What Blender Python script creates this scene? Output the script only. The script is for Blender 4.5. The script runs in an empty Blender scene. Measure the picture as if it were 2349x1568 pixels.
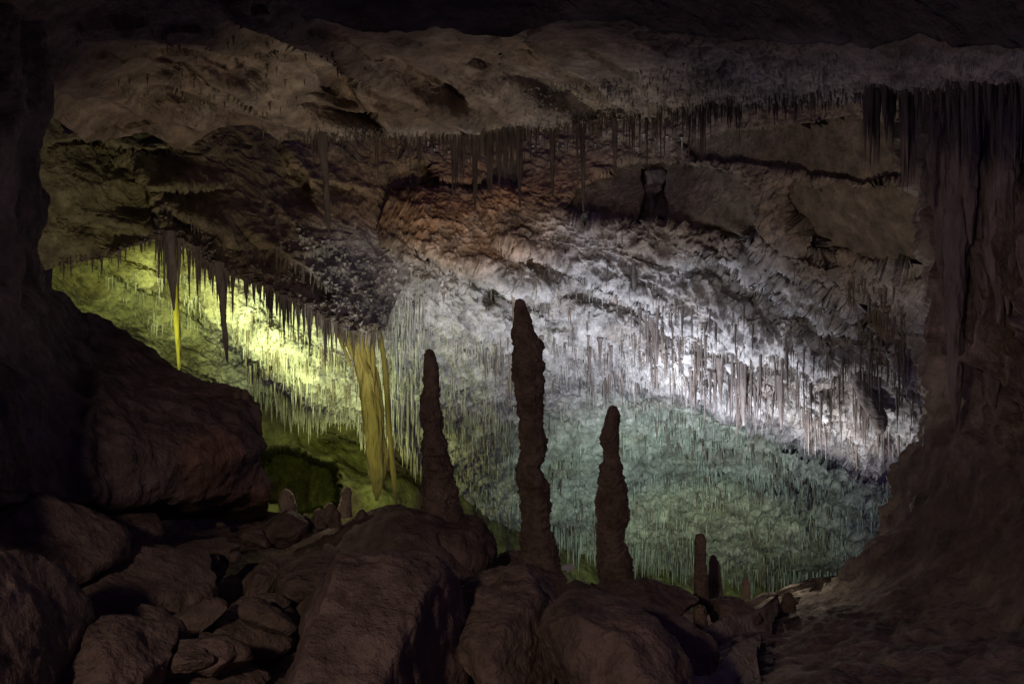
import bpy, math, random, bmesh
from mathutils import Vector
import numpy as np
random.seed(7); rng=np.random.default_rng(11)
CAMZ=2.6; FS=1957.5
def W(px,py,d):
    px=np.asarray(px,float);py=np.asarray(py,float);d=np.asarray(d,float)
    return np.stack([(px-1174.5)/FS*d, d*np.ones_like(px), (784-py)/FS*d+CAMZ],-1)
# ---------------- noise
def vnoise(x,y,z,seed=0):
    xi=np.floor(x).astype(np.int64);yi=np.floor(y).astype(np.int64);zi=np.floor(z).astype(np.int64)
    fx=x-xi;fy=y-yi;fz=z-zi
    fx=fx*fx*fx*(fx*(fx*6-15)+10);fy=fy*fy*fy*(fy*(fy*6-15)+10);fz=fz*fz*fz*(fz*(fz*6-15)+10)
    def h(a,b,c):
        n=(a*374761393+b*668265263+c*1440662683+seed*974711)&0xffffffff
        n=((n^(n>>13))*1274126177)&0xffffffff
        n=((n^(n>>15))*2246822519)&0xffffffff
        n=n^(n>>16)
        return (n&0xffffff)/float(0x7fffff)-1
    def l(a,b,t): return a+(b-a)*t
    return l(l(l(h(xi,yi,zi),h(xi+1,yi,zi),fx),l(h(xi,yi+1,zi),h(xi+1,yi+1,zi),fx),fy),
             l(l(h(xi,yi,zi+1),h(xi+1,yi,zi+1),fx),l(h(xi,yi+1,zi+1),h(xi+1,yi+1,zi+1),fx),fy),fz)
def fbm(P,f,oct=4,seed=0,gain=.5,ridge=False,st=(1,1,1)):
    s=0;a=1;t=0
    for o in range(oct):
        n=vnoise(P[...,0]*f*st[0]+o*7.3,P[...,1]*f*st[1]+o*3.1,P[...,2]*f*st[2]+o*5.7,seed+o)
        if ridge: n=1-2*np.abs(n)
        s=s+a*n;t+=a;a*=gain;f*=2.03
    return s/t
def sstep(a,b,x):
    t=np.clip((x-a)/(b-a),0,1);return t*t*(3-2*t)
def tps(c):
    c=np.array(c,float);X=c[:,:2]/500;n=len(c)
    r=np.linalg.norm(X[:,None]-X[None],axis=-1)
    K=np.where(r>0,r*r*np.log(r+1e-12),0)+np.eye(n)*0.01
    Q=np.hstack([np.ones((n,1)),X]);A=np.zeros((n+3,n+3));A[:n,:n]=K;A[:n,n:]=Q;A[n:,:n]=Q.T
    w=np.linalg.solve(A,np.concatenate([c[:,2],[0,0,0]]))
    def f(px,py):
        s=w[n]+w[n+1]*px/500+w[n+2]*py/500
        for i in range(n):
            rr=(px/500-X[i,0])**2+(py/500-X[i,1])**2
            s=s+w[i]*0.5*rr*np.log(rr+1e-12)
        return s
    return f
def inpoly(px,py,poly):
    r=np.zeros(px.shape,bool);n=len(poly)
    for i in range(n):
        x1,y1=poly[i];x2,y2=poly[(i+1)%n]
        if y1==y2: continue
        c=((y1>py)!=(y2>py))&(px<(x2-x1)*(py-y1)/(y2-y1)+x1)
        r^=c
    return r
def line(pts):
    a=np.array(pts,float)
    return lambda x:np.interp(x,a[:,0],a[:,1])
# ---------------- materials
def rock_mat(name,base=None,rough=.85,fine=18,bump=.5,var=.45,scale=1.0,stretch=(1,1,1)):
    m=bpy.data.materials.new(name);m.use_nodes=True;nt=m.node_tree;N=nt.nodes;L=nt.links
    b=N['Principled BSDF'];b.inputs['Roughness'].default_value=rough
    b.inputs['Specular IOR Level'].default_value=.25
    g=N.new('ShaderNodeNewGeometry')
    mp=N.new('ShaderNodeMapping');mp.inputs['Scale'].default_value=stretch;L.new(g.outputs['Position'],mp.inputs[0])
    n1=N.new('ShaderNodeTexNoise');n1.inputs['Scale'].default_value=1.6*scale;n1.inputs['Detail'].default_value=8;n1.inputs['Roughness'].default_value=.65
    n2=N.new('ShaderNodeTexNoise');n2.inputs['Scale'].default_value=fine;n2.inputs['Detail'].default_value=5;n2.inputs['Roughness'].default_value=.6
    n3=N.new('ShaderNodeTexNoise');n3.inputs['Scale'].default_value=fine*.28;n3.inputs['Detail'].default_value=6;n3.inputs['Roughness'].default_value=.65
    for n in(n1,n2,n3): L.new(mp.outputs[0],n.inputs['Vector'])
    r=N.new('ShaderNodeMapRange');r.inputs[1].default_value=.3;r.inputs[2].default_value=.7;r.inputs[3].default_value=1-var;r.inputs[4].default_value=1+var*.6
    L.new(n1.outputs[0],r.inputs[0])
    r2=N.new('ShaderNodeMapRange');r2.inputs[1].default_value=.3;r2.inputs[2].default_value=.7;r2.inputs[3].default_value=.5;r2.inputs[4].default_value=1.4
    L.new(n3.outputs[0],r2.inputs[0])
    mu=N.new('ShaderNodeMath');mu.operation='MULTIPLY';L.new(r.outputs[0],mu.inputs[0]);L.new(r2.outputs[0],mu.inputs[1])
    vm=N.new('ShaderNodeVectorMath');vm.operation='SCALE';L.new(mu.outputs[0],vm.inputs['Scale'])
    if base is None:
        at=N.new('ShaderNodeAttribute');at.attribute_name='alb';L.new(at.outputs['Color'],vm.inputs[0])
    else:
        mx=N.new('ShaderNodeMixRGB');mx.inputs[1].default_value=(*base,1);mx.inputs[2].default_value=(base[0]*.7,base[1]*.72,base[2]*.85,1)
        L.new(n3.outputs[0],mx.inputs[0]);L.new(mx.outputs[0],vm.inputs[0])
    L.new(vm.outputs[0],b.inputs['Base Color'])
    b1=N.new('ShaderNodeBump');b1.inputs['Strength'].default_value=bump;b1.inputs['Distance'].default_value=.12;L.new(n3.outputs[0],b1.inputs['Height'])
    b2=N.new('ShaderNodeBump');b2.inputs['Strength'].default_value=bump;b2.inputs['Distance'].default_value=.03;L.new(n2.outputs[0],b2.inputs['Height']);L.new(b1.outputs[0],b2.inputs['Normal'])
    L.new(b2.outputs[0],b.inputs['Normal'])
    return m
M_sheet=rock_mat('limestone_crust',None,fine=14,bump=.8)
M_dark=rock_mat('brown_limestone',(.26,.19,.145),fine=22,bump=.7)
M_stal=rock_mat('calcite_drip',(.21,.17,.14),fine=25,bump=.4,stretch=(1,1,.35))
M_fine=rock_mat('pale_calcite_drip',(.46,.44,.40),fine=25,bump=.4,stretch=(1,1,.35))
M_mite=rock_mat('stalagmite_rock',(.38,.28,.20),fine=24,bump=1.0)
M_cream=rock_mat('cream_stalagmite_rock',(.52,.42,.28),fine=24,bump=.6)
M_yel=rock_mat('ochre_flowstone',(.50,.42,.13),fine=10,bump=.8,rough=.5,stretch=(1,1,.2))
M_teal=rock_mat('greenish_calcite_drip',(.44,.47,.42),fine=25,bump=.3,stretch=(1,1,.35))
# ---------------- mesh helper
def raw_mesh(name,V,q,alb=None):
    me=bpy.data.meshes.new(name)
    me.vertices.add(len(V));me.vertices.foreach_set('co',V.astype(np.float32).ravel())
    n=len(q);k=q.shape[1]
    me.loops.add(n*k);me.loops.foreach_set('vertex_index',q.astype(np.int32).ravel())
    me.polygons.add(n);me.polygons.foreach_set('loop_start',np.arange(0,n*k,k,dtype=np.int32))
    me.polygons.foreach_set('use_smooth',np.ones(n,bool))
    me.update(calc_edges=True);me.validate()
    if alb is not None:
        a=me.attributes.new('alb','FLOAT_COLOR','POINT')
        c=np.ones((len(V),4),np.float32);c[:,:3]=alb;a.data.foreach_set('color',c.ravel())
    return me
def put(name,me,label=None,cat=None,kind=None,group=None,loc=None):
    o=bpy.data.objects.new(name,me);bpy.context.scene.collection.objects.link(o)
    if label:o['label']=label
    if cat:o['category']=cat
    if kind:o['kind']=kind
    if group:o['group']=group
    if loc is not None:o.location=loc
    return o
def raw_obj(name,V,q,alb,mat,label,cat,kind):
    c=V.mean(0);me=raw_mesh(name,V-c,q,alb);me.materials.append(mat)
    return put(name,me,label,cat,kind,loc=c)
BARE=np.array([.17,.135,.10]);CRUST=np.array([.52,.50,.48]);OCH=np.array([.42,.23,.12]);BR=np.array([.28,.22,.165])
def A3(*c): return np.array(c)
def full(px,c): return np.broadcast_to(np.array(c),px.shape+(3,)).copy()
def mixc(a,b,t): return a+(b-a)*t[...,None]
SH={}
def sheet(key,name,ns,nt_,mapper,depth,disp,color,fold,mat=None,label=None,cat=None,kind='structure'):
    S,T=np.meshgrid(np.linspace(0,1,ns),np.linspace(0,1,nt_),indexing='ij')
    px,py=mapper(S,T)
    P=W(px,py,depth(px,py))
    du=np.gradient(P,axis=0);dv=np.gradient(P,axis=1);n=np.cross(du,dv);n/=np.linalg.norm(n,axis=-1,keepdims=True)+1e-9
    n*=np.where(n[...,1:2]>0,-1,1)
    P=P+n*disp(px,py,P)[...,None]
    alb=color(px,py,P);SH[key]=P.copy()
    rows=[P];al=[alb]
    if fold is not None:
        f=np.array(fold[:3],float);k=fold[3];last=P[:,-1]
        for i in range(1,k+1):
            t=i/k;q=last+f*t**1.3
            e=fbm(q,1.5,3,91)*.2*t
            q=q+np.stack([e*0,e,e],-1)
            rows.append(q[:,None]);al.append(alb[:,-1:])
    P2=np.concatenate(rows,1);A2=np.concatenate(al,1)
    n0,n1=P2.shape[:2];idx=np.arange(n0*n1).reshape(n0,n1)
    q=np.stack([idx[:-1,:-1],idx[1:,:-1],idx[1:,1:],idx[:-1,1:]],-1).reshape(-1,4)
    return raw_obj(name,P2.reshape(-1,3),q,A2.reshape(-1,3),mat or M_sheet,label,cat,kind)
def colmap(x0,x1,top,bot):
    def f(S,T):
        px=x0+(x1-x0)*S;t=top(px);b=bot(px);return px,t+(b-t)*T
    return f
def rot(P,ang):
    c,s=math.cos(ang),math.sin(ang)
    return np.stack([P[...,0]*c+P[...,2]*s,P[...,1],-P[...,0]*s+P[...,2]*c],-1)
def pxn(px,py,s): return np.stack([px/s,py/s,px*0],-1)
def segstep(px,py,segs,sd,amp=(24,18),oc=5):
    a=pxn(px,py,80);wx=px+amp[0]*fbm(a,1,oc,sd);wy=py+amp[1]*fbm(a,1,oc,sd+1);d=0
    for (x1,y1),(x2,y2),am,wd in segs:
        L=math.hypot(x2-x1,y2-y1);ux,uy=(x2-x1)/L,(y2-y1)/L
        al=(wx-x1)*ux+(wy-y1)*uy;pr=-(wx-x1)*uy+(wy-y1)*ux
        win=sstep(-40,60,al)*(1-sstep(L-60,L+40,al))
        d=d+am*win*(sstep(-6,10,pr)*(1-sstep(10,wd*1.6,pr)))-am*.5*win*sstep(-wd,-6,pr)*(pr<2)
    return d
# ================= main descending vault (B2)
topB2=line([(120,520),(370,480),(560,560),(700,600),(850,560),(900,420),(960,250),(2200,220)])
botB2=line([(120,690),(190,700),(260,745),(330,800),(450,860),(600,890),(680,930),(830,970),(900,1000),(960,1040),(1060,1130),(1150,1200),(1300,1250),(1500,1290),(1700,1330),(1900,1345),(2200,1330)])
dB2=tps([(150,600,16),(200,700,17),(400,600,17.5),(400,700,19),(480,820,22),(520,690,20),(700,650,19),(700,850,21),(650,920,23),(830,950,23),(960,1040,25),
 (950,300,20.5),(1000,430,20.2),(1000,520,19.5),(1000,700,20.5),(1000,850,22),(1000,950,23.5),(1250,300,21),(1250,430,20.4),(1500,400,19.8),(1500,520,18.8),(1500,700,20),(1500,860,21.8),
 (1550,1000,24.5),(1250,1000,25),(1200,1200,29),(1500,1280,33),(1900,1330,33),(1800,1200,29),(1700,300,17),(2100,250,13),(2100,500,14.2),(2100,700,16),(2100,1000,19),
 (1800,450,16.5),(1800,700,18.3),(1800,900,20.5),(1800,1020,23.5),(2100,1250,27)])
ledgeR=line([(1100,880),(1350,870),(1580,900),(1700,965),(1900,1030),(2060,1085),(2200,1120)])
ledgeL=line([(400,640),(520,700),(620,790),(720,860),(830,930),(950,1000)])
panels=[[(1275,485),(1340,425),(1400,400),(1440,360),(1560,370),(1620,385),(1700,400),(1740,460),(1752,505),(1740,550),(1670,555),(1600,535),(1560,520),(1465,520),(1430,515),(1330,512)],
 [(1810,400),(1860,425),(1980,430),(2130,430),(2130,610),(2030,615),(1930,580),(1850,545),(1790,470)],
 [(1560,330),(1700,300),(1800,290),(1950,270),(2130,280),(2130,420),(1980,425),(1860,400),(1720,370),(1600,372)],
 [(850,440),(880,385),(920,370),(980,380),(1000,420),(1100,410),(1160,360),(1200,370),(1180,440),(1110,440),(950,442)],
 [(1960,690),(2010,660),(2050,700),(2040,800),(1990,760)]]
holes=[[(1090,655),(1150,650),(1165,690),(1120,715),(1085,690)],[(1455,520),(1480,440),(1470,385),(1530,385),(1525,450),(1520,520)],[(880,436),(890,395),(950,372),(985,385),(1010,425),(1060,436)]]
def pmask(px,py,pl=panels,seed=5,amp=14):
    a=pxn(px,py,60);wx=px+amp*fbm(a,1,4,seed,.5);wy=py+amp*fbm(a,1,4,seed+9,.5)
    m=np.zeros(px.shape)
    for p in pl: m=np.maximum(m,inpoly(wx,wy,p))
    return m
def lowm(px,py): return sstep(880,1080,py-.12*(px-1000))*sstep(850,1000,px)
def depB2(px,py):
    d=dB2(px,py)
    wy=py+14*fbm(pxn(px,py,60),1,4,3)
    l=ledgeR(px);wr=sstep(1400,1620,px)
    d=d+wr*(1.0*sstep(l-6,l+14,wy)-.9*sstep(l-160,l,wy)*(wy<l+10))
    l=ledgeL(px);wl=sstep(440,520,px)*(1-sstep(860,960,px))
    d=d+wl*(1.2*sstep(l+40,l+70,wy)-1.0*sstep(l-110,l+20,wy))
    tt=(wy-0.28*px)/150+.3*fbm(pxn(px,py,60),.35,2,77)
    fr=tt-np.floor(tt);d=d+.4*(sstep(.0,.18,fr)-fr)*sstep(900,1100,px)*(1-sstep(950,1050,py))*sstep(480,600,py)
    d=d+1.0*lowm(px,py)*fbm(pxn(px,py,130),1,4,79,st=(.6,1.3,1))
    d=d+.16*pmask(px,py)+.5*pmask(px,py,holes)
    d=d+segstep(px,py,[((230,600),(520,740),.5,40),((1150,560),(1500,700),.6,50),((1560,560),(1950,760),.7,60),((1650,520),(2060,800),.5,50),((950,560),(1300,740),.5,50)],19)
    return d
def disB2(px,py,P):
    pm=pmask(px,py)
    Q=P+.3*np.stack([fbm(P,.8,2,31),fbm(P,.8,2,32),fbm(P,.8,2,33)],-1)
    k=sstep(1450,1800,px)
    s1=fbm(rot(Q,-.45),.8,5,41,ridge=True,st=(.35,.35,1.8));s2=fbm(rot(Q,-.9),1.1,5,43,ridge=True,st=(.22,.3,2.2))
    up=1-sstep(400,540,py)
    big=.24*((1-k)*s1+k*s2*1.8*(1-.7*up))
    med=.20*fbm(Q,1.5,5,47,gain=.62)
    cr=.15*fbm(Q,4,5,51,gain=.7,ridge=True)+.05*fbm(Q,10,3,53,ridge=True)
    sm=1-sstep(400,520,px);lo=lowm(px,py)
    out=(big+med)*(1-.2*sm)*(1-.3*lo)*(1-.5*up)+cr*(1-.5*sm)*(1+.4*lo)*(1-.5*up)+.2*lo*fbm(P,.8,4,57)
    return out*(1-.9*pm)
def colB2(px,py,P):
    pm=pmask(px,py);f=fbm(P,.6,5,61);g=fbm(P,2.2,4,63)
    c=full(px,BR)
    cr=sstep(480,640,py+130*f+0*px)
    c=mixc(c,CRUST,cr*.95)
    o=np.exp(-(((px-1010)/190)**2+((py-500)/90)**2))+.8*np.exp(-(((px-1150)/110)**2+((py-590)/35)**2))+.6*np.exp(-(((px-1200)/330)**2+((py-420)/70)**2))
    c=mixc(c,OCH,np.clip(o*(1+.9*f+.5*g),0,1)*.85)
    st=sstep(.1,.5,fbm(P,1.1,5,65));c=mixc(c,A3(.27,.21,.16),st*.55)
    c=mixc(c,A3(.22,.175,.125),pm)  # panel brown: smooth rock tone with its shade painted in
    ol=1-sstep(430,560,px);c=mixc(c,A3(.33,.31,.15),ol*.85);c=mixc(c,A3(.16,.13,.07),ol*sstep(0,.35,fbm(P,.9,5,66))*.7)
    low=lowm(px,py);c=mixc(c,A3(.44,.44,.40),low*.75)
    c=mixc(c,A3(.12,.10,.10),sstep(.2,.45,fbm(P,2.6,4,67))*.5*cr)
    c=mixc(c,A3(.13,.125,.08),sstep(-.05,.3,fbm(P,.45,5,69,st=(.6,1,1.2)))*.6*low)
    return c
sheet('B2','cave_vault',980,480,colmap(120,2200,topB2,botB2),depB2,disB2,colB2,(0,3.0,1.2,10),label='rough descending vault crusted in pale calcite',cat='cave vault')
# ================= left hanging slab B1
topB1=line([(40,200),(1000,250)])
botB1=line([(40,640),(130,610),(180,600),(250,590),(330,560),(370,545),(430,575),(520,625),(600,655),(700,705),(770,748),(830,775),(870,762),(905,690),(950,600),(1000,500)])
dB1=tps([(60,300,12),(60,600,12.5),(250,400,13.2),(250,580,13.8),(370,540,14),(420,450,14.6),(520,620,15),(560,450,16.0),(700,330,18.2),(700,480,17.2),(700,690,16.2),(880,330,20),(880,550,19.2),(860,770,17.0),(800,740,16.6),(990,400,20.8),(990,600,20.4),(990,800,20.4)])
sB1=[((130,330),(420,345),.4,60),((330,440),(520,420),.3,50),((640,330),(730,470),.5,45),((240,300),(380,520),.3,60),((700,420),(860,440),.3,40),((150,480),(330,540),.25,40),((380,470),(560,560),.25,40),((560,520),(760,670),.3,40)]
def depB1(px,py):
    return dB1(px,py)-.2*sstep(botB1(px)-240,botB1(px),py)*sstep(330,400,px)*(1-sstep(750,850,px))+segstep(px,py,sB1,21,(26,22))
def disB1(px,py,P):
    Q=P+.4*np.stack([fbm(P,.8,3,131),fbm(P,.8,3,132),fbm(P,.8,3,133)],-1)
    Y=(1,.35,1)
    return .15*fbm(Q,.8,6,147,gain=.55,st=Y)+.06*fbm(Q,3.5,5,151,ridge=True,st=Y)+.06*fbm(Q,2.2,4,152,st=Y)
def colB1(px,py,P):
    f=fbm(P,.7,5,161)
    c=full(px,(.29,.23,.145))
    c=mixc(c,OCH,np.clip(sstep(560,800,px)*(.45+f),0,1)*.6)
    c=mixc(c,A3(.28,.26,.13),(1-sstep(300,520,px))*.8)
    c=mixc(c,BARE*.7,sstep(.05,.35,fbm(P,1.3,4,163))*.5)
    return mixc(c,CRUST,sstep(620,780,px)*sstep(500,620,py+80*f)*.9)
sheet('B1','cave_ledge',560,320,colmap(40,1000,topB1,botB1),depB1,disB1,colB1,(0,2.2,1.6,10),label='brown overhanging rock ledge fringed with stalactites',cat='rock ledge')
# ================= ceiling lip A
topA=line([(-100,-150),(560,-150),(640,-40),(900,-20),(1200,0),(1560,20),(1900,40),(2500,20)])
botA=line([(-100,230),(100,250),(200,330),(330,300),(420,345),(500,290),(580,285),(640,320),(700,318),(900,318),(1070,322),(1200,300),(1400,278),(1600,262),(1800,245),(2000,232),(2150,225),(2500,235)])
dA=tps([(0,-100,6.5),(0,100,8),(0,290,10.5),(300,-100,7),(300,100,9.5),(300,290,12.4),(600,0,8),(600,150,11),(600,290,14),(900,50,9),(900,200,12),(900,315,14.5),(1200,60,9.5),(1200,180,12),(1200,300,14.3),
 (1500,60,8.6),(1500,160,10.5),(1500,270,12.8),(1800,80,7.4),(1800,160,8.9),(1800,245,10.8),(2100,80,6),(2100,160,7.2),(2100,225,8.6),(2500,60,4.9),(2500,150,5.8),(2500,230,6.9)])
segs=[((540,50),(1100,315),1.2,90),((1180,90),(1450,255),.9,70),((330,190),(720,310),.7,80),((120,200),(450,300),.5,60),((780,140),(900,310),.8,60),((180,90),(660,130),.4,60),((700,240),(900,260),.4,30),((1100,110),(1420,255),.7,60),((880,110),(1100,210),.6,60),((380,130),(600,270),.5,50),((1000,170),(1180,290),.5,50)]
def depA(px,py): return dA(px,py)+segstep(px,py,segs,11,(16,10),2)
def disA(px,py,P):
    Q=P+.3*np.stack([fbm(P,.8,2,231),fbm(P,.8,2,232),fbm(P,.8,2,233)],-1)
    k=sstep(1300,1600,px)*.8+.2
    return (1.2-k)*.06*fbm(rot(Q,-.5),.55,4,241,ridge=True,st=(.5,.5,1.5))+.06*fbm(Q,1.1,5,247,st=(1,.4,1))+.11*k*fbm(Q,3.5,4,251,gain=.65,ridge=True,st=(1,.5,1))+.02*fbm(Q,9,3,253)
def colA(px,py,P):
    f=fbm(P,.8,5,261)
    c=full(px,(.28,.21,.15))
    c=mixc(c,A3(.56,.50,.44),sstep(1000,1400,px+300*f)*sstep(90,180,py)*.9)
    c=mixc(c,A3(.38,.32,.26),sstep(-.05,.35,f)*.5)
    c=mixc(c,BARE*.8,sstep(.05,.35,fbm(P,1.2,5,263,st=(1,.4,1)))*.5)
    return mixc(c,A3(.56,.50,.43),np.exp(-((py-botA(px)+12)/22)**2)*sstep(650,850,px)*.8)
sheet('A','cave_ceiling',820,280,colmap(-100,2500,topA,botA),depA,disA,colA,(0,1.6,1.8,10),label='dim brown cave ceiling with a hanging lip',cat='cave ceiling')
# ================= nearest ceiling, lack of light painted in as near-black colour
topN=line([(-400,-900),(2800,-900)]);botN=line([(-400,-60),(560,-60),(640,-10),(700,45),(860,80),(1000,75),(1180,85),(1300,45),(1400,50),(1560,80),(1700,90),(1850,95),(2000,105),(2110,75),(2200,100),(2349,105),(2800,105)])
dN=tps([(-400,-900,2.2),(1200,-900,2.2),(2800,-900,1.8),(-400,0,5.5),(600,-20,6),(1200,90,6.6),(1800,110,5.4),(2300,115,4.0),(2800,120,3.2),(1200,-300,4.2),(2000,-300,3.4)])
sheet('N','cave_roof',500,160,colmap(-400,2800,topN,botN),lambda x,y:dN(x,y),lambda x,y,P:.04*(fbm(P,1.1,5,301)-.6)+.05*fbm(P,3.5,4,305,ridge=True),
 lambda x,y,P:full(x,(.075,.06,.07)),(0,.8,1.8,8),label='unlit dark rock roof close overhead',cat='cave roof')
# ================= back chamber wall B3
topB3=lambda x:botB2(x)-130
botB3=line([(0,1350),(2400,1600)])
dB3=tps([(100,600,21),(300,800,24),(600,900,27),(600,1150,27),(900,950,28),(900,1150,26),(1000,1300,28),(1200,1150,33),(1200,1300,31),(1500,1250,36),(1500,1400,33),(1900,1300,36),(2200,1400,33)])
def depB3(px,py):
    d=dB3(px,py)
    a=pxn(px,py,80);wx=px+30*fbm(a,1,3,15);wy=py+25*fbm(a,1,3,16)
    e=((wx-690)/105)**2+((wy-1110-.25*(wx-700))/75)**2
    d=d+9*(1-sstep(.6,1.1,e))
    pr=(wy-(985+.42*(wx-720)))
    return d+1.3*sstep(-4,14,pr)*(1-sstep(14,90,pr))*sstep(650,760,wx)*(1-sstep(1000,1060,wx))
sheet('B3','cave_back_wall',500,160,colmap(60,2300,topB3,botB3),depB3,lambda x,y,P:.35*fbm(P,.35,4,311)+.12*fbm(P,1.5,4,315,ridge=True),
 lambda x,y,P:mixc(full(x,(.25,.25,.11)),BARE,sstep(0,.4,fbm(P,.8,4,317))),None,label='smooth olive limestone wall of a deeper chamber',cat='cave wall')
# ================= right pillar wall + sweeping slope
eR=line([(150,2080),(290,2064),(400,2070),(500,2084),(600,2098),(750,2100),(850,2098),(930,2104),(980,2084),(1040,2058),(1100,2035),(1170,2028),(1240,1990),(1310,1930),(1345,1870),(1362,1790),(1400,1690),(1450,1600),(1520,1500),(1600,1380),(1750,1200)])
dR=tps([(2090,200,10.8),(2150,200,9.8),(2350,200,9),(2600,200,7.9),(2114,700,10.8),(2150,700,9.6),(2350,700,8.6),(2600,700,7),(2118,930,10.6),(2200,1000,8.9),(2400,1000,7.4),(2600,1000,6.2),
 (2034,1160,10.6),(2150,1200,8.6),(2400,1250,6.6),(1860,1348,10),(2000,1350,8.6),(2200,1400,7.0),(2600,1400,5),(1690,1400,9),(1900,1450,7),(2200,1550,5.4),(2600,1750,3.6),(1380,1600,5.5),(1700,1600,5.4),(1200,1750,3.8),(2000,1750,4)])
def mapR(S,T):
    py=150+1600*S;e=eR(py)+9*fbm(np.stack([py/30,py*0,py*0],-1),1,3,88);return 2650+(e-2650)*T**.8,py
def disR(px,py,P):
    up=1-sstep(930,1060,py+60*fbm(pxn(px,py,60),1,2,80))
    rim=np.exp(-((px-eR(py))/40)**2)
    u=px/40+.9*fbm(pxn(px,py,160),1,3,81,st=(1,.6,1))
    fl=1-np.abs(np.sin(u*1.7))*1.0+.6*fbm(np.stack([u,px*0,py/260],-1),1.3,4,321,ridge=True,gain=.55)
    tiers=fbm(np.stack([px/50,px*0,py/110],-1),1,4,322)
    lo=.16*fbm(P,.9,5,325)+.06*fbm(P,2.5,4,326,ridge=True)+.03*fbm(P,7,3,327)
    return (.32*fl+.18*tiers)*up*(1-.8*rim)+lo*(1-up)+rim*.17*fbm(rot(P,.5),3.2,4,329,ridge=True,st=(1,1,.7))
sheet('R','rock_pillar',760,420,mapR,lambda x,y:dR(x,y),disR,lambda x,y,P:mixc(full(x,(.23,.18,.15)),A3(.50,.44,.35),np.exp(-((x-eR(y))/50)**2)*.9),(1.5,1.6,-.1,8),  # pale edge colour paints in the backlight along the inner rim
 label='massive fluted flowstone pillar rising from a smooth slope',cat='rock pillar',kind=None)
# ================= left wall + big block
eL=line([(-200,60),(0,80),(120,110),(300,108),(450,124),(560,112),(640,125),(670,150),(715,190),(745,260),(785,335),(850,425),(872,500),(905,570),(960,590),(1040,600),(1110,622),(1165,612)])
dL=tps([(100,0,8.2),(120,300,8.4),(120,600,8.5),(40,300,7.2),(-300,300,5),(-300,0,5),(40,700,7),(190,715,9.2),(420,850,9),(575,905,8.7),(600,1100,8.5),(480,1000,7.8),(300,950,7.6),(100,900,6.6),(-300,1000,4),(300,1160,7.4),(100,1160,6),(-300,1250,3.6)])
def mapL(S,T):
    py=-200+1390*S;e=eL(py);return -350+(e+350)*T**.85,py
def depL(px,py):
    return dL(px,py)-.25*sstep(900,1050,py)*sstep(200,300,px)+1.3*sstep(1130,1190,py)
def disL(px,py,P):
    up=1-sstep(600,720,py)
    u=px/26+.8*fbm(pxn(px,py,120),1,3,83)
    return up*(.13*(1-np.abs(np.sin(u*1.3)))+.14*fbm(np.stack([px/40,px*0,py/120],-1),1,4,331))+(1-up)*(.13*fbm(P,.9,5,333)+.07*fbm(P,2.2,4,334,ridge=True))+.03*fbm(P,7,3,335)
sheet('L','rock_wall',600,260,mapL,depL,disL,lambda x,y,P:mixc(full(x,(.20,.155,.14)),A3(.32,.18,.12),sstep(-.1,.4,fbm(P,1.2,4,337))*.7*sstep(150,500,x)),(-1.3,1.6,-.2,8),
 label='dark reddish rock wall with a bulging block',cat='rock wall',kind=None)
# ================= floor
topF=line([(-400,1200),(330,1175),(600,1185),(800,1215),(1100,1280),(1300,1340),(1450,1365),(1600,1395),(1700,1372),(1850,1368),(2000,1385),(2700,1390)])
botF=line([(-400,2200),(2700,2200)])
dF=tps([(-400,1260,7.5),(400,1200,9),(800,1215,9.4),(1100,1290,9.8),(1400,1360,10),(1750,1392,10),(2300,1390,9),(-400,2200,2.2),(1200,2200,2.2),(2700,2200,2.2),(400,1450,6),(1200,1500,6),(1800,1500,6.6),(1200,1750,3.9)])
sheet('F','cave_floor',560,240,colmap(-400,2700,botF,topF),lambda x,y:dF(x,y)+.3,lambda x,y,P:.14*fbm(P,.9,5,341)+.05*fbm(P,4,4,345,ridge=True),
 lambda x,y,P:mixc(full(x,(.26,.195,.15)),A3(.42,.35,.27),sstep(1600,1750,x)),(0,1.5,-4.5,10),label='uneven brown rock floor',cat='cave floor')
# ================= boulders
def ico(sub):
    bm=bmesh.new();bmesh.ops.create_icosphere(bm,subdivisions=sub,radius=1)
    V=np.array([v.co[:] for v in bm.verts]);F=np.array([[v.index for v in f.verts] for f in bm.faces]);bm.free();return V,F
ICO=ico(6);ICOs=ico(4);ICOm=ico(5)
def boulder(cx,cy,hw,hh,d,dz,seed,label,tilt=0,ncut=12,small=0,name='boulder',soft=.06,cut=(.52,.82)):
    r=np.random.default_rng(seed);V,F=(ICO,ICOs,ICOm)[small];V=V.copy()
    for _ in range(ncut):
        n=r.normal(size=3);n/=np.linalg.norm(n);h=r.uniform(*cut)
        s=V@n;e=np.maximum(s-h,0);V=V-n*(e-soft*(1-np.exp(-e/soft)))[:,None]
    k=d/FS
    V=V/np.abs(V).max(0)*np.array([hw*k,dz,hh*k])
    c,s=math.cos(tilt),math.sin(tilt);V=np.stack([V[:,0]*c-V[:,2]*s,V[:,1],V[:,0]*s+V[:,2]*c],-1)
    n=V/np.linalg.norm(V,axis=1,keepdims=True);sz=(hw+hh)*k/2;Q=V+seed*3.7
    V=V+n*(.20*sz*fbm(Q,1.1/sz,5,seed)+.06*sz*fbm(Q,2.6/sz,5,seed+5,ridge=True)+.02*sz*fbm(Q,12/sz,3,seed+7))[:,None]
    me=raw_mesh(name,V,F);me.materials.append(M_dark)
    return put(name,me,label,name,group='boulders on the cave floor',loc=W(cx,cy,d))
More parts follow.
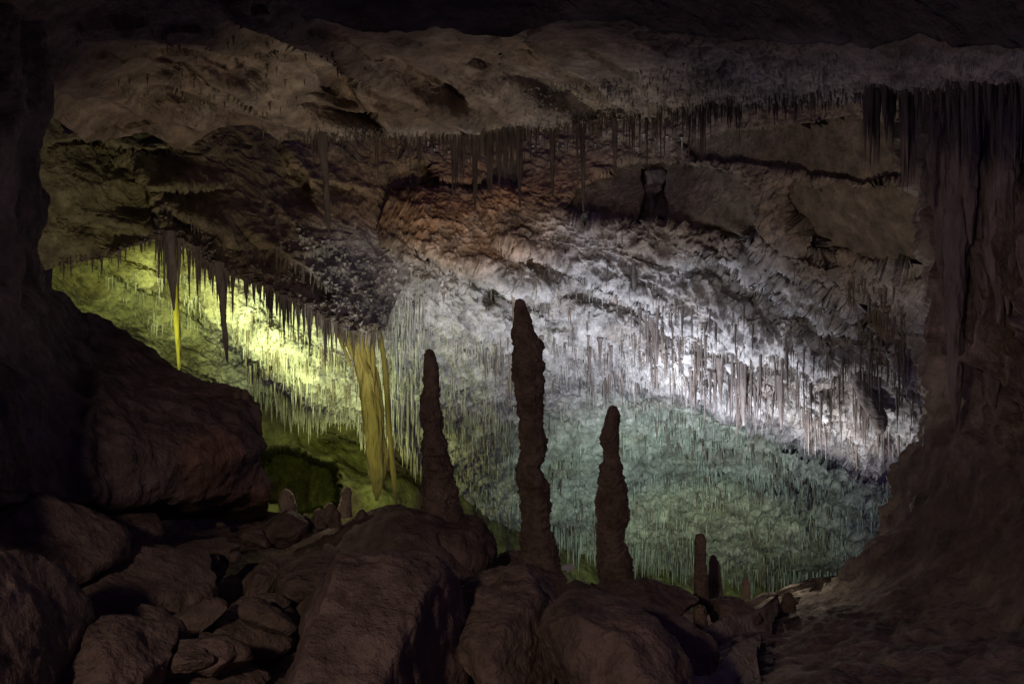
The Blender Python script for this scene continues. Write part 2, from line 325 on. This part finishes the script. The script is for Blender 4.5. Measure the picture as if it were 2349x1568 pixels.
BL=[(275,1235,100,52,7.0,.5,1,'flat-topped brown boulder on rubble',.05),(465,1288,80,48,7.2,.45,2,'angular brown boulder wedged in rubble',-.15),
(350,1350,175,85,6.3,.8,3,'broad brown boulder with rounded top',-.12),(610,1335,80,50,7,.4,4,'angular brown boulder wedged in rubble',.4),(715,1345,85,75,6.8,.5,5,'squat brown boulder on rubble',.2),
(850,1500,225,260,5.0,1.0,6,'huge rounded brown boulder',.25),(850,1340,290,165,8.3,1.1,7,'long brown boulder mound carrying a stalagmite',-.05),(1040,1290,95,120,8.5,.7,8,'rounded mound of brown flowstone',0),
(1165,1470,135,155,5.6,.7,9,'steep-sided brown boulder on floor',.1),(1400,1520,175,130,5.0,.7,10,'sloping brown boulder on floor',-.35),(1500,1380,100,44,7.7,.5,12,'flat dark slab of rock',-.08),
(1330,1370,64,38,7.9,.4,13,'small angular dark boulder',.15),(1240,1335,66,44,8.8,.4,14,'low rock under a tall stalagmite',0),(1530,1460,130,55,6.2,.5,15,'sloping brown slab of rock',-.3),
(1680,1395,64,28,8.3,.35,16,'low pale brown boulder',-.05),(-10,1540,165,270,4.2,.7,17,'towering dark boulder with rounded flank',.1),(270,1530,130,90,4.7,.5,18,'low dark boulder in rubble',-.2),
(570,1440,110,55,6.1,.5,19,'rounded brown boulder half in shadow',-.2),(480,1580,130,50,5.2,.4,20,'low dark boulder in rubble',0),(1412,1362,66,36,9.2,.4,21,'low rock under a stalagmite',0),
(650,1215,60,40,8.2,.3,22,'small angular dark boulder',.3),(1160,1300,60,36,9,.3,23,'small pale boulder beside a stalagmite',0.2),(60,1240,200,130,5.8,.7,24,'dark sloping boulder against the wall',-.35)]
for b in BL: boulder(*b[:8],tilt=b[8])
r0=np.random.default_rng(5)
for i in range(60):
    x=r0.uniform(200,1640);t=topF(x);y=t+r0.uniform(0,110);d=9.2-(y-t)*.022;s=r0.uniform(8,26)
    boulder(x,y,s*1.3,s*.8,d,s*d/FS,100+i,'loose angular brown stone among boulders',r0.uniform(-.5,.5),7,1,'stone',.03)
for i in range(44):
    x=r0.uniform(130,1600);t=topF(x);y=t+r0.uniform(70,340);d=8.0-(y-t)*.0095;s=r0.uniform(24,66)
    boulder(x,y,s*1.5,s*.7,d,s*d/FS,200+i,'angular brown stone in the rubble slope',r0.uniform(-.5,.5),9,2,'stone',.03)
# ================= stalagmites
def stalagmite(prof,d,seed,label,mat=M_mite,name='stalagmite',nr=220,nsd=72,lump=.10,cat='stalagmite',group='stalagmites on the cave floor',drip=False):
    p=np.array(prof,float);k=d/FS;ys=np.linspace(p[0,1],p[-1,1],nr)
    if not drip: p[:,2]*=.92
    cx=np.interp(ys,p[:,1],p[:,0]);hw=np.interp(ys,p[:,1],p[:,2])
    ker=np.ones(5)/5;hw=np.convolve(np.pad(hw,2,'edge'),ker,'valid');cx=np.convolve(np.pad(cx,2,'edge'),ker,'valid')
    base=W(p[-1,0],p[-1,1],d) if not drip else W(p[0,0],p[0,1],d)
    C=W(cx,ys,d)-base
    th=np.linspace(0,2*np.pi,nsd,endpoint=False)
    D_=np.stack([np.cos(th),np.sin(th),0*th],-1)
    R=(hw*k)[:,None]
    P0=C[:,None]+D_[None]*R[...,None]
    Q=P0+seed*2.3;sz=max(p[:,2])*k
    if drip: n=lump*sz*2*fbm(Q,.9/sz,3,seed,st=(1,1,.3))+lump*sz*1.6*fbm(Q,2.0/sz,4,seed+3,ridge=True,st=(1,1,.15))
    else:
        sz=min(sz,.17)
        n=lump*sz*1.2*fbm(Q,1.0/sz,3,seed)+lump*sz*1.4*fbm(Q,1.7/sz,4,seed+3,ridge=True,st=(.6,.6,1.4))+lump*sz*.9*fbm(Q,5/sz,3,seed+4,ridge=True)
    n=n*np.clip(R/sz*1.5,.15,1)
    P=C[:,None]+D_[None]*np.maximum(R+n,R*.3)[...,None]
    V=P.reshape(-1,3);tip=(P[0].mean(0)+np.array([0,0,hw[0]*k*.5]))
    V=np.vstack([V,tip])
    idx=np.arange(nr*nsd).reshape(nr,nsd);nx=np.roll(idx,-1,1)
    q=np.stack([idx[:-1],idx[1:],nx[1:],nx[:-1]],-1).reshape(-1,4)
    ti=len(V)-1;i0=idx[0]
    cap=np.array([[ti,i0[j],i0[(j+1)%nsd],i0[(j+2)%nsd]] for j in range(0,nsd,2)])
    me=raw_mesh(name,V,np.vstack([q,cap]));me.materials.append(mat)
    return put(name,me,label,cat,group=group,loc=base)
stalagmite([(984,803,8),(985,812,13),(988,835,16),(989,870,18),(992,890,18),(986,915,20),(990,960,24),(993,990,21),(999,1020,31),(1000,1050,28),(1004,1070,36),(1004,1095,34),(1010,1125,42),(1010,1150,41),(1013,1170,48),(1018,1200,62),(1022,1240,80)],8.6,11,'knobbly dark stalagmite tapering to a blunt tip',lump=.12)
stalagmite([(1192,688,8),(1193,700,14),(1196,720,16),(1201,745,20),(1199,760,22),(1209,778,30),(1213,800,34),(1210,815,33),(1213,835,38),(1209,858,34),(1216,882,33),(1214,905,28),(1214,930,29),(1218,960,25),(1217,985,28),(1223,1010,29),(1221,1045,29),(1215,1065,25),(1214,1085,29),(1222,1108,35),(1225,1140,33),(1231,1165,34),(1229,1190,29),(1230,1220,37),(1236,1260,41),(1237,1300,49),(1240,1330,60)],9,12,'tallest knobbly stalagmite with a narrow crooked tip',lump=.12)
stalagmite([(1406,932,7),(1406,945,13),(1405,962,16),(1401,985,18),(1398,1008,20),(1402,1032,17),(1404,1052,17),(1404,1072,25),(1403,1095,29),(1406,1125,31),(1405,1150,37),(1407,1180,37),(1404,1205,31),(1401,1225,30),(1402,1245,33),(1408,1275,36),(1412,1300,38),(1412,1330,35),(1412,1350,42)],9.2,13,'bulbous stalagmite shaped like stacked lumps',lump=.12)
stalagmite([(1606,1226,9),(1607,1236,13),(1606,1290,14),(1608,1320,16),(1608,1350,16),(1608,1405,18)],8.4,14,'short dark post-like stalagmite',lump=.06)
stalagmite([(1636,1274,6),(1638,1290,12),(1640,1330,16),(1642,1380,18)],9,15,'short pale brown stalagmite',M_cream,lump=.06)
stalagmite([(1710,1326,6),(1711,1336,10),(1711,1390,12)],9.2,16,'tiny pale stalagmite stump',M_cream,lump=.05)
stalagmite([(1808,1360,8),(1809,1370,15),(1809,1400,18)],8.6,17,'tiny dark dome-shaped stalagmite',lump=.05)
stalagmite([(1605,1390,12),(1606,1400,16),(1607,1460,18)],7.6,18,'short broken stalagmite stump',lump=.06)
stalagmite([(1626,1450,9),(1627,1465,15),(1630,1500,20)],6.9,19,'tiny dark stalagmite stump',lump=.05)
stalagmite([(656,1124,9),(656,1134,17),(660,1160,20),(664,1200,24)],8.4,20,'short pale rounded stalagmite stump',M_cream,lump=.06)
stalagmite([(795,1119,7),(795,1128,12),(793,1150,13),(788,1185,20)],8.6,21,'short pale stalagmite stump with narrow neck',M_cream,lump=.06)
for i,(x,y,w) in enumerate([(730,1168,14),(756,1155,14),(768,1168,11),(700,1180,12),(830,1170,12),(860,1172,14),(545,888,9),(562,894,10),(895,1176,12)]):
    stalagmite([(x,y,w*.5),(x,y+8,w),(x+1,y+40,w*1.5)],8.5,30+i,'tiny rounded stalagmite nub on a boulder',nr=40,nsd=24,lump=.06)
# ================= stalactites
MAPS={'B2':(120,2200,topB2,botB2,980,480),'B1':(40,1000,topB1,botB1,560,320),'A':(-100,2500,topA,botA,820,280)}
def at(key,px,py):
    x0,x1,t,b,ns,nt_=MAPS[key]
    i=np.clip(np.round((px-x0)/(x1-x0)*(ns-1)),0,ns-1).astype(int)
    v=(py-t(px))/(b(px)-t(px));j=np.clip(np.round(v*(nt_-1)),0,nt_-1).astype(int)
    return SH[key][i,j]
def hang(prof,key,seed,label,mat,lump=.07,nr=120,dd=0,nsd=32):
    d=float(at(key,np.array(float(prof[0][0])),np.array(float(prof[0][1])))[1])+dd if isinstance(key,str) else key
    return stalagmite(prof,d,seed,label,mat,'stalactite',nr,nsd,lump,'stalactite','stalactites hanging from the cave ceiling',True)
hang([(828,740,15),(832,790,17),(836,830,20),(846,870,21),(853,920,22),(858,980,22),(863,1040,19),(866,1090,14),(865,1125,8),(864,1148,2)],17.2,51,'thick ochre yellow stalactite ending in a blade',M_yel,.2,nsd=96)
for i,(a,b) in enumerate([((782,735),(834,868)),((800,742),(838,875)),((856,760),(856,870)),((768,728),(806,840)),((812,750),(842,880))]):
    hang([(a[0],a[1],6),((a[0]*.6+b[0]*.4),a[1]*.5+b[1]*.5,5),(b[0],b[1],3)],17.15-.03*i,60+i,'yellow flowstone rib fused to a thick stalactite',M_yel,.12,50)
hang([(868,745,6),(882,830,6),(888,900,6),(893,980,6),(899,1050,6),(905,1120,5),(909,1155,2)],17.3,52,'long thin ochre stalactite leaning slightly',M_yel,.1)
hang([(398,540,8),(401,600,7),(404,700,7),(408,770,6),(412,848,3)],15.6,53,'long thin bright yellow stalactite',M_yel,.1)
hang([(388,530,16),(392,570,10),(396,640,8),(399,712,2)],'B1',54,'long dark tapering stalactite',M_stal,.1)
hang([(498,600,12),(506,650,8),(512,720,6),(518,790,5),(521,828,2)],'B1',55,'long dark tapering stalactite',M_stal,.1)
hang([(738,305,14),(742,360,9),(748,420,6),(752,490,5),(756,546,2)],'A',56,'very long thin dark stalactite',M_stal,.1)
hang([(1190,298,9),(1192,380,6),(1193,476,2)],'A',57,'long thin dark stalactite',M_stal,.1)
hang([(1497,700,16),(1500,740,12),(1505,790,7),(1507,836,2)],'B2',58,'thick dark stalactite on the vault',M_stal,.1,dd=-.1)
hang([(1500,395,24),(1497,430,18),(1490,455,13),(1497,490,16),(1500,520,18)],'B2',59,'rough brown dripstone post between smooth darkened panels',M_stal,.35,dd=-.5)
hang([(1455,592,6),(1456,640,6),(1455,664,4)],'B2',71,'short blunt dark stalactite',M_stal,.1)
hang([(1335,275,7),(1337,380,5),(1338,486,2)],'A',72,'long thin dark stalactite',M_stal,.1)
hang([(1267,290,7),(1267,370,5),(1268,446,2)],'A',74,'long thin dark stalactite',M_stal,.1)
hang([(1410,270,7),(1410,340,5),(1411,400,2)],'A',75,'long thin dark stalactite',M_stal,.1)
hang([(1090,310,8),(1090,400,5),(1090,478,2)],'A',76,'long thin dark stalactite',M_stal,.1)
hang([(1960,850,14),(1985,900,20),(2010,950,20),(2020,985,10),(2022,994,3)],'B2',73,'rounded brown flowstone lobe',M_stal,.12)
hang([(1702,830,12),(1704,900,8),(1706,976,2)],'B2',77,'long dark stalactite on the vault',M_stal,.1)
hang([(1650,820,9),(1652,860,7),(1654,920,2)],'B2',78,'long dark stalactite on the vault',M_stal,.1)
hang([(1790,860,10),(1791,920,7),(1792,985,2)],'B2',79,'long dark stalactite on the vault',M_stal,.1)
M_drape=rock_mat('purple_brown_flowstone',(.24,.19,.165),fine=16,bump=.6,stretch=(1,1,.3))
for i,(x,y0,y1,w) in enumerate([(2160,255,640,17),(2192,250,980,20),(2226,250,560,14),(2248,250,860,22),(2282,250,940,20),(2312,250,720,17),(2338,250,1000,22),(2372,250,800,22),(2140,260,480,10),(2210,250,700,12),(2265,250,520,10),(2300,250,620,11)]):
    m=(y1-y0)
    hang([(x,y0,w*1.3),(x+2,y0+m*.2,w),(x-2,y0+m*.45,w*.95),(x+1,y0+m*.7,w*.7),(x,y0+m*.9,w*.45),(x,y1,2)],9.0-.0012*(x-2100)-.12*(i%3),300+i,'long ragged flowstone drape hanging beside the pillar',M_drape,.22,160,nsd=48)
tt=np.array([-.06,0,.08,.22,.42,.62,.82,1.0])
def drip_geo(base,L,r,lean,seed,S=7):
    n=len(L);g=np.random.default_rng(seed)
    prof=np.array([1.9,1.35,1.0,.86,.68,.52,.33,.05])
    prof=prof[None]*(1+g.uniform(-.18,.18,(n,8)))
    th=np.linspace(0,2*np.pi,S,endpoint=False)[None]+g.uniform(0,6,(n,1))
    rr=(r[:,None]*prof)[:,:,None]*(1+g.uniform(-.15,.15,(n,1,S)))
    cx=base[:,0,None]+lean[:,0,None]*tt[None]*L[:,None];cy=base[:,1,None]+lean[:,1,None]*tt[None]*L[:,None];cz=base[:,2,None]-tt[None]*L[:,None]
    V=np.stack([cx[...,None]+rr*np.cos(th)[:,None],cy[...,None]+rr*np.sin(th)[:,None],cz[...,None]+0*rr],-1)
    idx=np.arange(n*8*S).reshape(n,8,S);nx=np.roll(idx,-1,2)
    q=np.stack([idx[:,:-1],idx[:,1:],nx[:,1:],nx[:,:-1]],-1).reshape(-1,4)
    return V.reshape(-1,3),q
D=[]
def add(key,px,py,Lpx,rpx,zone,mat):
    B=at(key,px,py);d=B[:,1];k=d/FS
    D.append((B,Lpx*k,rpx*k,rng.normal(0,.015,(len(px),2)),np.full(len(px),zone),np.full(len(px),mat)))
def scatter(key,poly,n,Lr,rr,zone,mat,pw=2.5,thr=-.35,cs=35):
    p=np.array(poly,float);x=rng.uniform(p[:,0].min(),p[:,0].max(),n*5);y=rng.uniform(p[:,1].min(),p[:,1].max(),n*5)
    m=inpoly(x,y,poly)&(vnoise(x/cs,y/cs*1.6,x*0,zone)+.4*vnoise(x/9,y/9,x*0,zone+1)>thr);x=x[m][:n];y=y[m][:n]
    u=rng.uniform(0,1,len(x))**pw
    add(key,x,y,Lr[0]+(Lr[1]-Lr[0])*u,rr[0]+(rr[1]-rr[0])*u,zone,mat)
def fringe(key,edge,x0,x1,n,Lr,rr,zone,mat,off=(0,25),pw=2.2):
    x=rng.uniform(x0,x1,n);y=edge(x)-rng.uniform(*off,n);u=rng.uniform(0,1,n)**pw
    cl=.5+.5*np.clip(1+1.4*vnoise(x/22,x*0,x*0,zone+3),.2,1.6)/1.2
    add(key,x,y,(Lr[0]+(Lr[1]-Lr[0])*u)*cl,rr[0]+(rr[1]-rr[0])*u,zone,mat)
fringe('A',botA,700,1700,520,(10,60),(1.1,2.4),1,0,(0,16),2.0)
fringe('A',botA,700,1700,300,(6,26),(1.1,2.4),1,1,(0,26),2.0)
fringe('A',botA,850,1700,100,(60,150),(1.8,3.4),1,0,(0,14),1.8)
fringe('A',botA,1040,1200,50,(60,130),(3,6),1,0,(0,14),1)
fringe('A',botA,1600,2450,420,(10,46),(1.3,3.2),2,0,(0,24))
fringe('A',botA,1980,2450,120,(50,230),(3,7),2,0,(0,30),1.3)
fringe('A',botA,1200,2450,1900,(5,18),(1.2,2.8),2,1,(0,105),1.5)
fringe('A',botA,600,900,120,(5,26),(1.2,2.8),1,0,(0,40))
scatter('A',[(150,60),(700,60),(900,250),(300,250)],160,(5,22),(1,2.6),1,0)
fringe('B1',botB1,360,870,150,(35,125),(2.0,5.0),3,0,(0,24),1.5)
fringe('B1',botB1,360,780,420,(14,60),(1.5,3.4),3,0,(0,80),1.6)
fringe('B1',botB1,130,370,90,(8,50),(1.2,3),3,0,(0,20))
fringe('B1',botB1,620,860,120,(25,95),(1.6,4.0),3,0,(0,120),1.5)
fringe('B1',botB1,680,900,420,(20,80),(1.4,3.6),5,1,(0,180),1.5)
scatter('B2',[(850,620),(960,600),(1000,900),(930,980),(860,900)],240,(20,90),(1.4,3.8),5,1,1.6,-.6)
YP=[(500,680),(560,680),(700,760),(850,820),(900,1000),(820,960),(680,920),(600,880)]
scatter('B2',[(200,610),(500,640),(520,740),(330,740)],200,(6,34),(1,2.4),4,1)
scatter('B2',YP,620,(6,44),(1,2.6),4,1)
scatter('B2',YP,130,(14,60),(1.4,3.4),4,0,1.5)
fringe('B2',botB2,590,980,420,(12,60),(1.2,2.8),4,1,(0,26),1.8)
scatter('B2',[(880,700),(1500,640),(1600,900),(1300,960),(950,980)],900,(6,28),(1,2.2),5,1,thr=0)
scatter('B2',[(900,760),(1580,790),(1620,930),(920,980)],900,(8,36),(1,2.2),5,1,thr=-.1)
scatter('B2',[(1100,640),(1500,660),(1600,880),(1100,860)],110,(20,80),(1.4,4),5,0,1.5,thr=-.2)
scatter('B2',[(1450,680),(1700,700),(2080,820),(2070,1020),(1850,960),(1620,870),(1500,820)],380,(18,120),(1.2,3.8),6,0,2.2,-.4)
scatter('B2',[(1400,740),(1700,720),(2080,820),(2080,1050),(1850,1010),(1620,930)],450,(8,34),(1.1,2.4),6,1,2,-.2)
LOWP=[(950,960),(1560,930),(2060,1110),(2040,1200),(1900,1345),(1300,1250),(1080,1130)]
scatter('B2',LOWP,2400,(5,32),(.8,1.9),7,2,2.4,-.05,60)
scatter('B2',LOWP,700,(10,50),(1,2.4),7,0,2,-.05,60)
fringe('B2',botB2,1250,2000,620,(14,60),(.9,2),7,2,(0,50),1.5)
scatter('B2',[(900,480),(1700,560),(2000,620),(2050,820),(1500,700),(900,700)],260,(5,26),(1.2,3),5,0,2)
scatter('B2',[(1950,620),(2090,620),(2090,1000),(2000,850)],140,(14,80),(1.4,3.6),6,0,1.6)
fringe('B2',line([(750,330),(1000,360),(1400,350),(1900,300)]),960,1600,100,(8,30),(1.2,3),5,1,(0,40))
B=np.concatenate([d[0] for d in D]);L=np.concatenate([d[1] for d in D]);R_=np.concatenate([d[2] for d in D]);LE=np.concatenate([d[3] for d in D]);Z=np.concatenate([d[4] for d in D]);MM=np.concatenate([d[5] for d in D])
MATS=[M_stal,M_fine,M_teal]
score=L*R_/B[:,1]**2;order=np.argsort(-score);sel=order[:260];rest=order[260:]
LAB={1:'thin brown stalactite hanging from the ceiling lip',2:'ragged brown stalactite under the ceiling edge',3:'dark tapering stalactite on an overhanging ledge',4:'pale yellowish stalactite on a lit ledge',5:'short pale stalactite on the crusted vault',6:'long slender stalactite on the steep vault',7:'fine greenish stalactite low on the vault'}
bank={}
for i in sel:
    m=int(MM[i]);v=int(i)%8
    if (m,v) not in bank:
        V,q=drip_geo(np.zeros((1,3)),np.array([1.]),np.array([1.]),np.array([[0,0.]]),900+v,10)
        me=raw_mesh('stalactite',V,q);me.materials.append(MATS[m]);bank[(m,v)]=me
    o=put('stalactite',bank[(m,v)],LAB[int(Z[i])],'stalactite',group='stalactites hanging from the cave ceiling',loc=B[i])
    o.scale=(R_[i],R_[i],L[i]);o.rotation_euler=(LE[i,0],LE[i,1],0)
V=[];Q=[];A=[];off=0
calb=[(.21,.17,.14),(.46,.44,.40),(.44,.47,.42)]
for m in range(3):
    s=rest[MM[rest]==m]
    v,q=drip_geo(B[s],L[s],R_[s],LE[s],77+m,6)
    V.append(v);Q.append(q+off);off+=len(v);A.append(np.broadcast_to(np.array(calb[m]),v.shape))
V=np.vstack(V);Q=np.vstack(Q);A=np.vstack(A)
raw_obj('stalactite_field',V,Q,A,M_sheet,'mass of fine stalactites covering the vault','stalactites','stuff')
# small floodlight fixture
bm=bmesh.new();bmesh.ops.create_cube(bm,size=1);bmesh.ops.scale(bm,vec=(.13,.06,.05),verts=bm.verts);bmesh.ops.bevel(bm,geom=bm.edges[:],offset=.01,segments=2)
r=bmesh.ops.create_cube(bm,size=.03);bmesh.ops.translate(bm,vec=(0,0,-.035),verts=r['verts'])
me=bpy.data.meshes.new('flood_light');bm.to_mesh(me);bm.free()
ml=bpy.data.materials.new('grey_metal');ml.use_nodes=True;ml.node_tree.nodes['Principled BSDF'].inputs['Base Color'].default_value=(.6,.62,.65,1);me.materials.append(ml)
put('flood_light',me,'small pale grey floodlight housing set among rocks','floodlight',loc=W(1303,1300,8.9))
# ================= lights
def lamp(name,pos,power,col,target,size=140,blend=1,rad=0.0):
    l=bpy.data.lights.new(name,'SPOT');l.energy=power;l.color=col;l.shadow_soft_size=rad
    o=bpy.data.objects.new(name,l);bpy.context.scene.collection.objects.link(o);o.location=pos
    l.spot_size=math.radians(size);l.spot_blend=blend
    o.rotation_euler=(Vector(target)-Vector(pos)).to_track_quat('-Z','Y').to_euler()
WH=(.83,.87,1.0)
lamp('cave_spot_white',W(980,900,18.2),130,(.93,.95,.95),W(1000,700,21),160)
lamp('cave_spot_white',W(1180,920,18.6),190,WH,W(1220,700,21),160)
lamp('cave_spot_white',W(1370,925,18.8),260,WH,W(1440,740,21),160)
lamp('cave_spot_white',W(1530,965,19.4),280,WH,W(1590,820,21),165)
lamp('cave_spot_white',W(1690,1018,19.4),190,WH,W(1770,880,20.5),165)
lamp('cave_spot_white',W(1830,1065,19.3),125,(.90,.90,.95),W(1900,940,20),165)
lamp('cave_spot_white',W(1960,1105,18.5),65,(.92,.90,.92),W(2010,980,19.5),165)
lamp('cave_spot_white',W(1480,1480,12),640,(.81,.83,1.0),W(1400,700,20),64)  # wide frontal fill, added to lift the dark panels
lamp('cave_spot_white',W(1850,1420,10.5),430,(1.0,.86,.70),W(1780,430,16),75)
YL=(.86,1.0,.38)
for x,y,d,e in[(300,680,15.2,30),(400,695,16.6,85),(480,745,18.0,115),(560,805,18.6,115),(640,860,18.9,95),(715,905,18.9,60),(790,950,19.3,70),(870,990,20.2,65)]:
    lamp('cave_spot_yellow',W(x,y,d),e,YL,W(x+35,y-70,d+1.6),165)
lamp('cave_spot_yellow',W(330,800,14.5),100,(.82,.95,.16),W(340,650,18),150)
lamp('cave_spot_yellow',W(640,1190,12),400,(.98,.95,.40),W(855,940,17),50)
lamp('cave_spot_yellow',W(720,1190,20),600,(.84,.9,.28),W(900,1040,27),95)
lamp('cave_spot_green',W(1450,1480,18),1900,(.68,.92,.76),W(1550,1100,27),84)
lamp('cave_spot_green',W(1700,1500,21),750,(.80,.90,.26),W(1600,1330,31),75)
lamp('cave_spot_warm',W(1150,1450,11.8),440,(1.0,.84,.64),W(1050,260,14),80)
lamp('cave_spot_warm',W(1700,1450,10),420,(1.0,.87,.80),W(1800,190,10),90)
lamp('cave_spot_warm',W(1150,660,16.5),90,(1.0,.82,.64),W(1080,470,20),120)
lamp('cave_spot_warm',W(500,1100,11),190,(1.0,.86,.58),W(420,380,13.5),95)
lamp('cave_spot_warm',W(920,1100,13),330,(1.0,.94,.80),W(820,620,18),50)  # front fill, added to brighten the dark overhang above the yellow column
lamp('cave_spot_warm',W(1930,1130,13),80,(.95,.9,.85),W(2110,850,10.8),130)
lamp('cave_spot_warm',W(1760,1200,10.4),20,(1.0,.88,.7),W(1790,1380,9.4),110)
lamp('cave_spot_warm',W(1120,1170,10.6),9,(1.0,.88,.7),W(1160,1290,9.0),110)
lamp('cave_spot_warm',W(720,1030,9.0),8,(1.0,.88,.66),W(725,1170,8.4),100)
lamp('fill_lamp',(-2.5,-1.5,CAMZ+1.4),410,(1.0,.75,.58),(1.2,8,CAMZ-1.9),88,1,.2)  # unseen fill behind the camera, added to light the foreground rocks
lamp('fill_lamp',W(1800,900,8.2),14,(.95,.74,.82),W(2300,600,8.6),130,1,.05)  # mid-air fill, added to graze the pillar and bring out its flutes
lamp('fill_lamp',W(1650,600,4.5),26,(.9,.74,.85),W(2200,200,7.4),80,1,.05)  # mid-air fill, added for the right ceiling lip
lamp('fill_lamp',W(420,500,6.5),5,(.95,.74,.80),W(-50,450,6.8),130,1,.05)  # weak added fill aimed at the left wall
w=bpy.data.worlds.new('World');bpy.context.scene.world=w;w.use_nodes=True
bg=w.node_tree.nodes['Background'];bg.inputs[0].default_value=(.38,.24,.95,1);bg.inputs[1].default_value=.065
cam=bpy.data.cameras.new('camera');cam.lens=30;cam.sensor_width=36;cam.clip_end=300
co=bpy.data.objects.new('camera',cam);bpy.context.scene.collection.objects.link(co);co.location=(0,0,CAMZ);co.rotation_euler=(math.pi/2,0,0)
sc=bpy.context.scene;sc.camera=co
sc.view_settings.view_transform='Standard';sc.view_settings.look='None';sc.view_settings.exposure=0
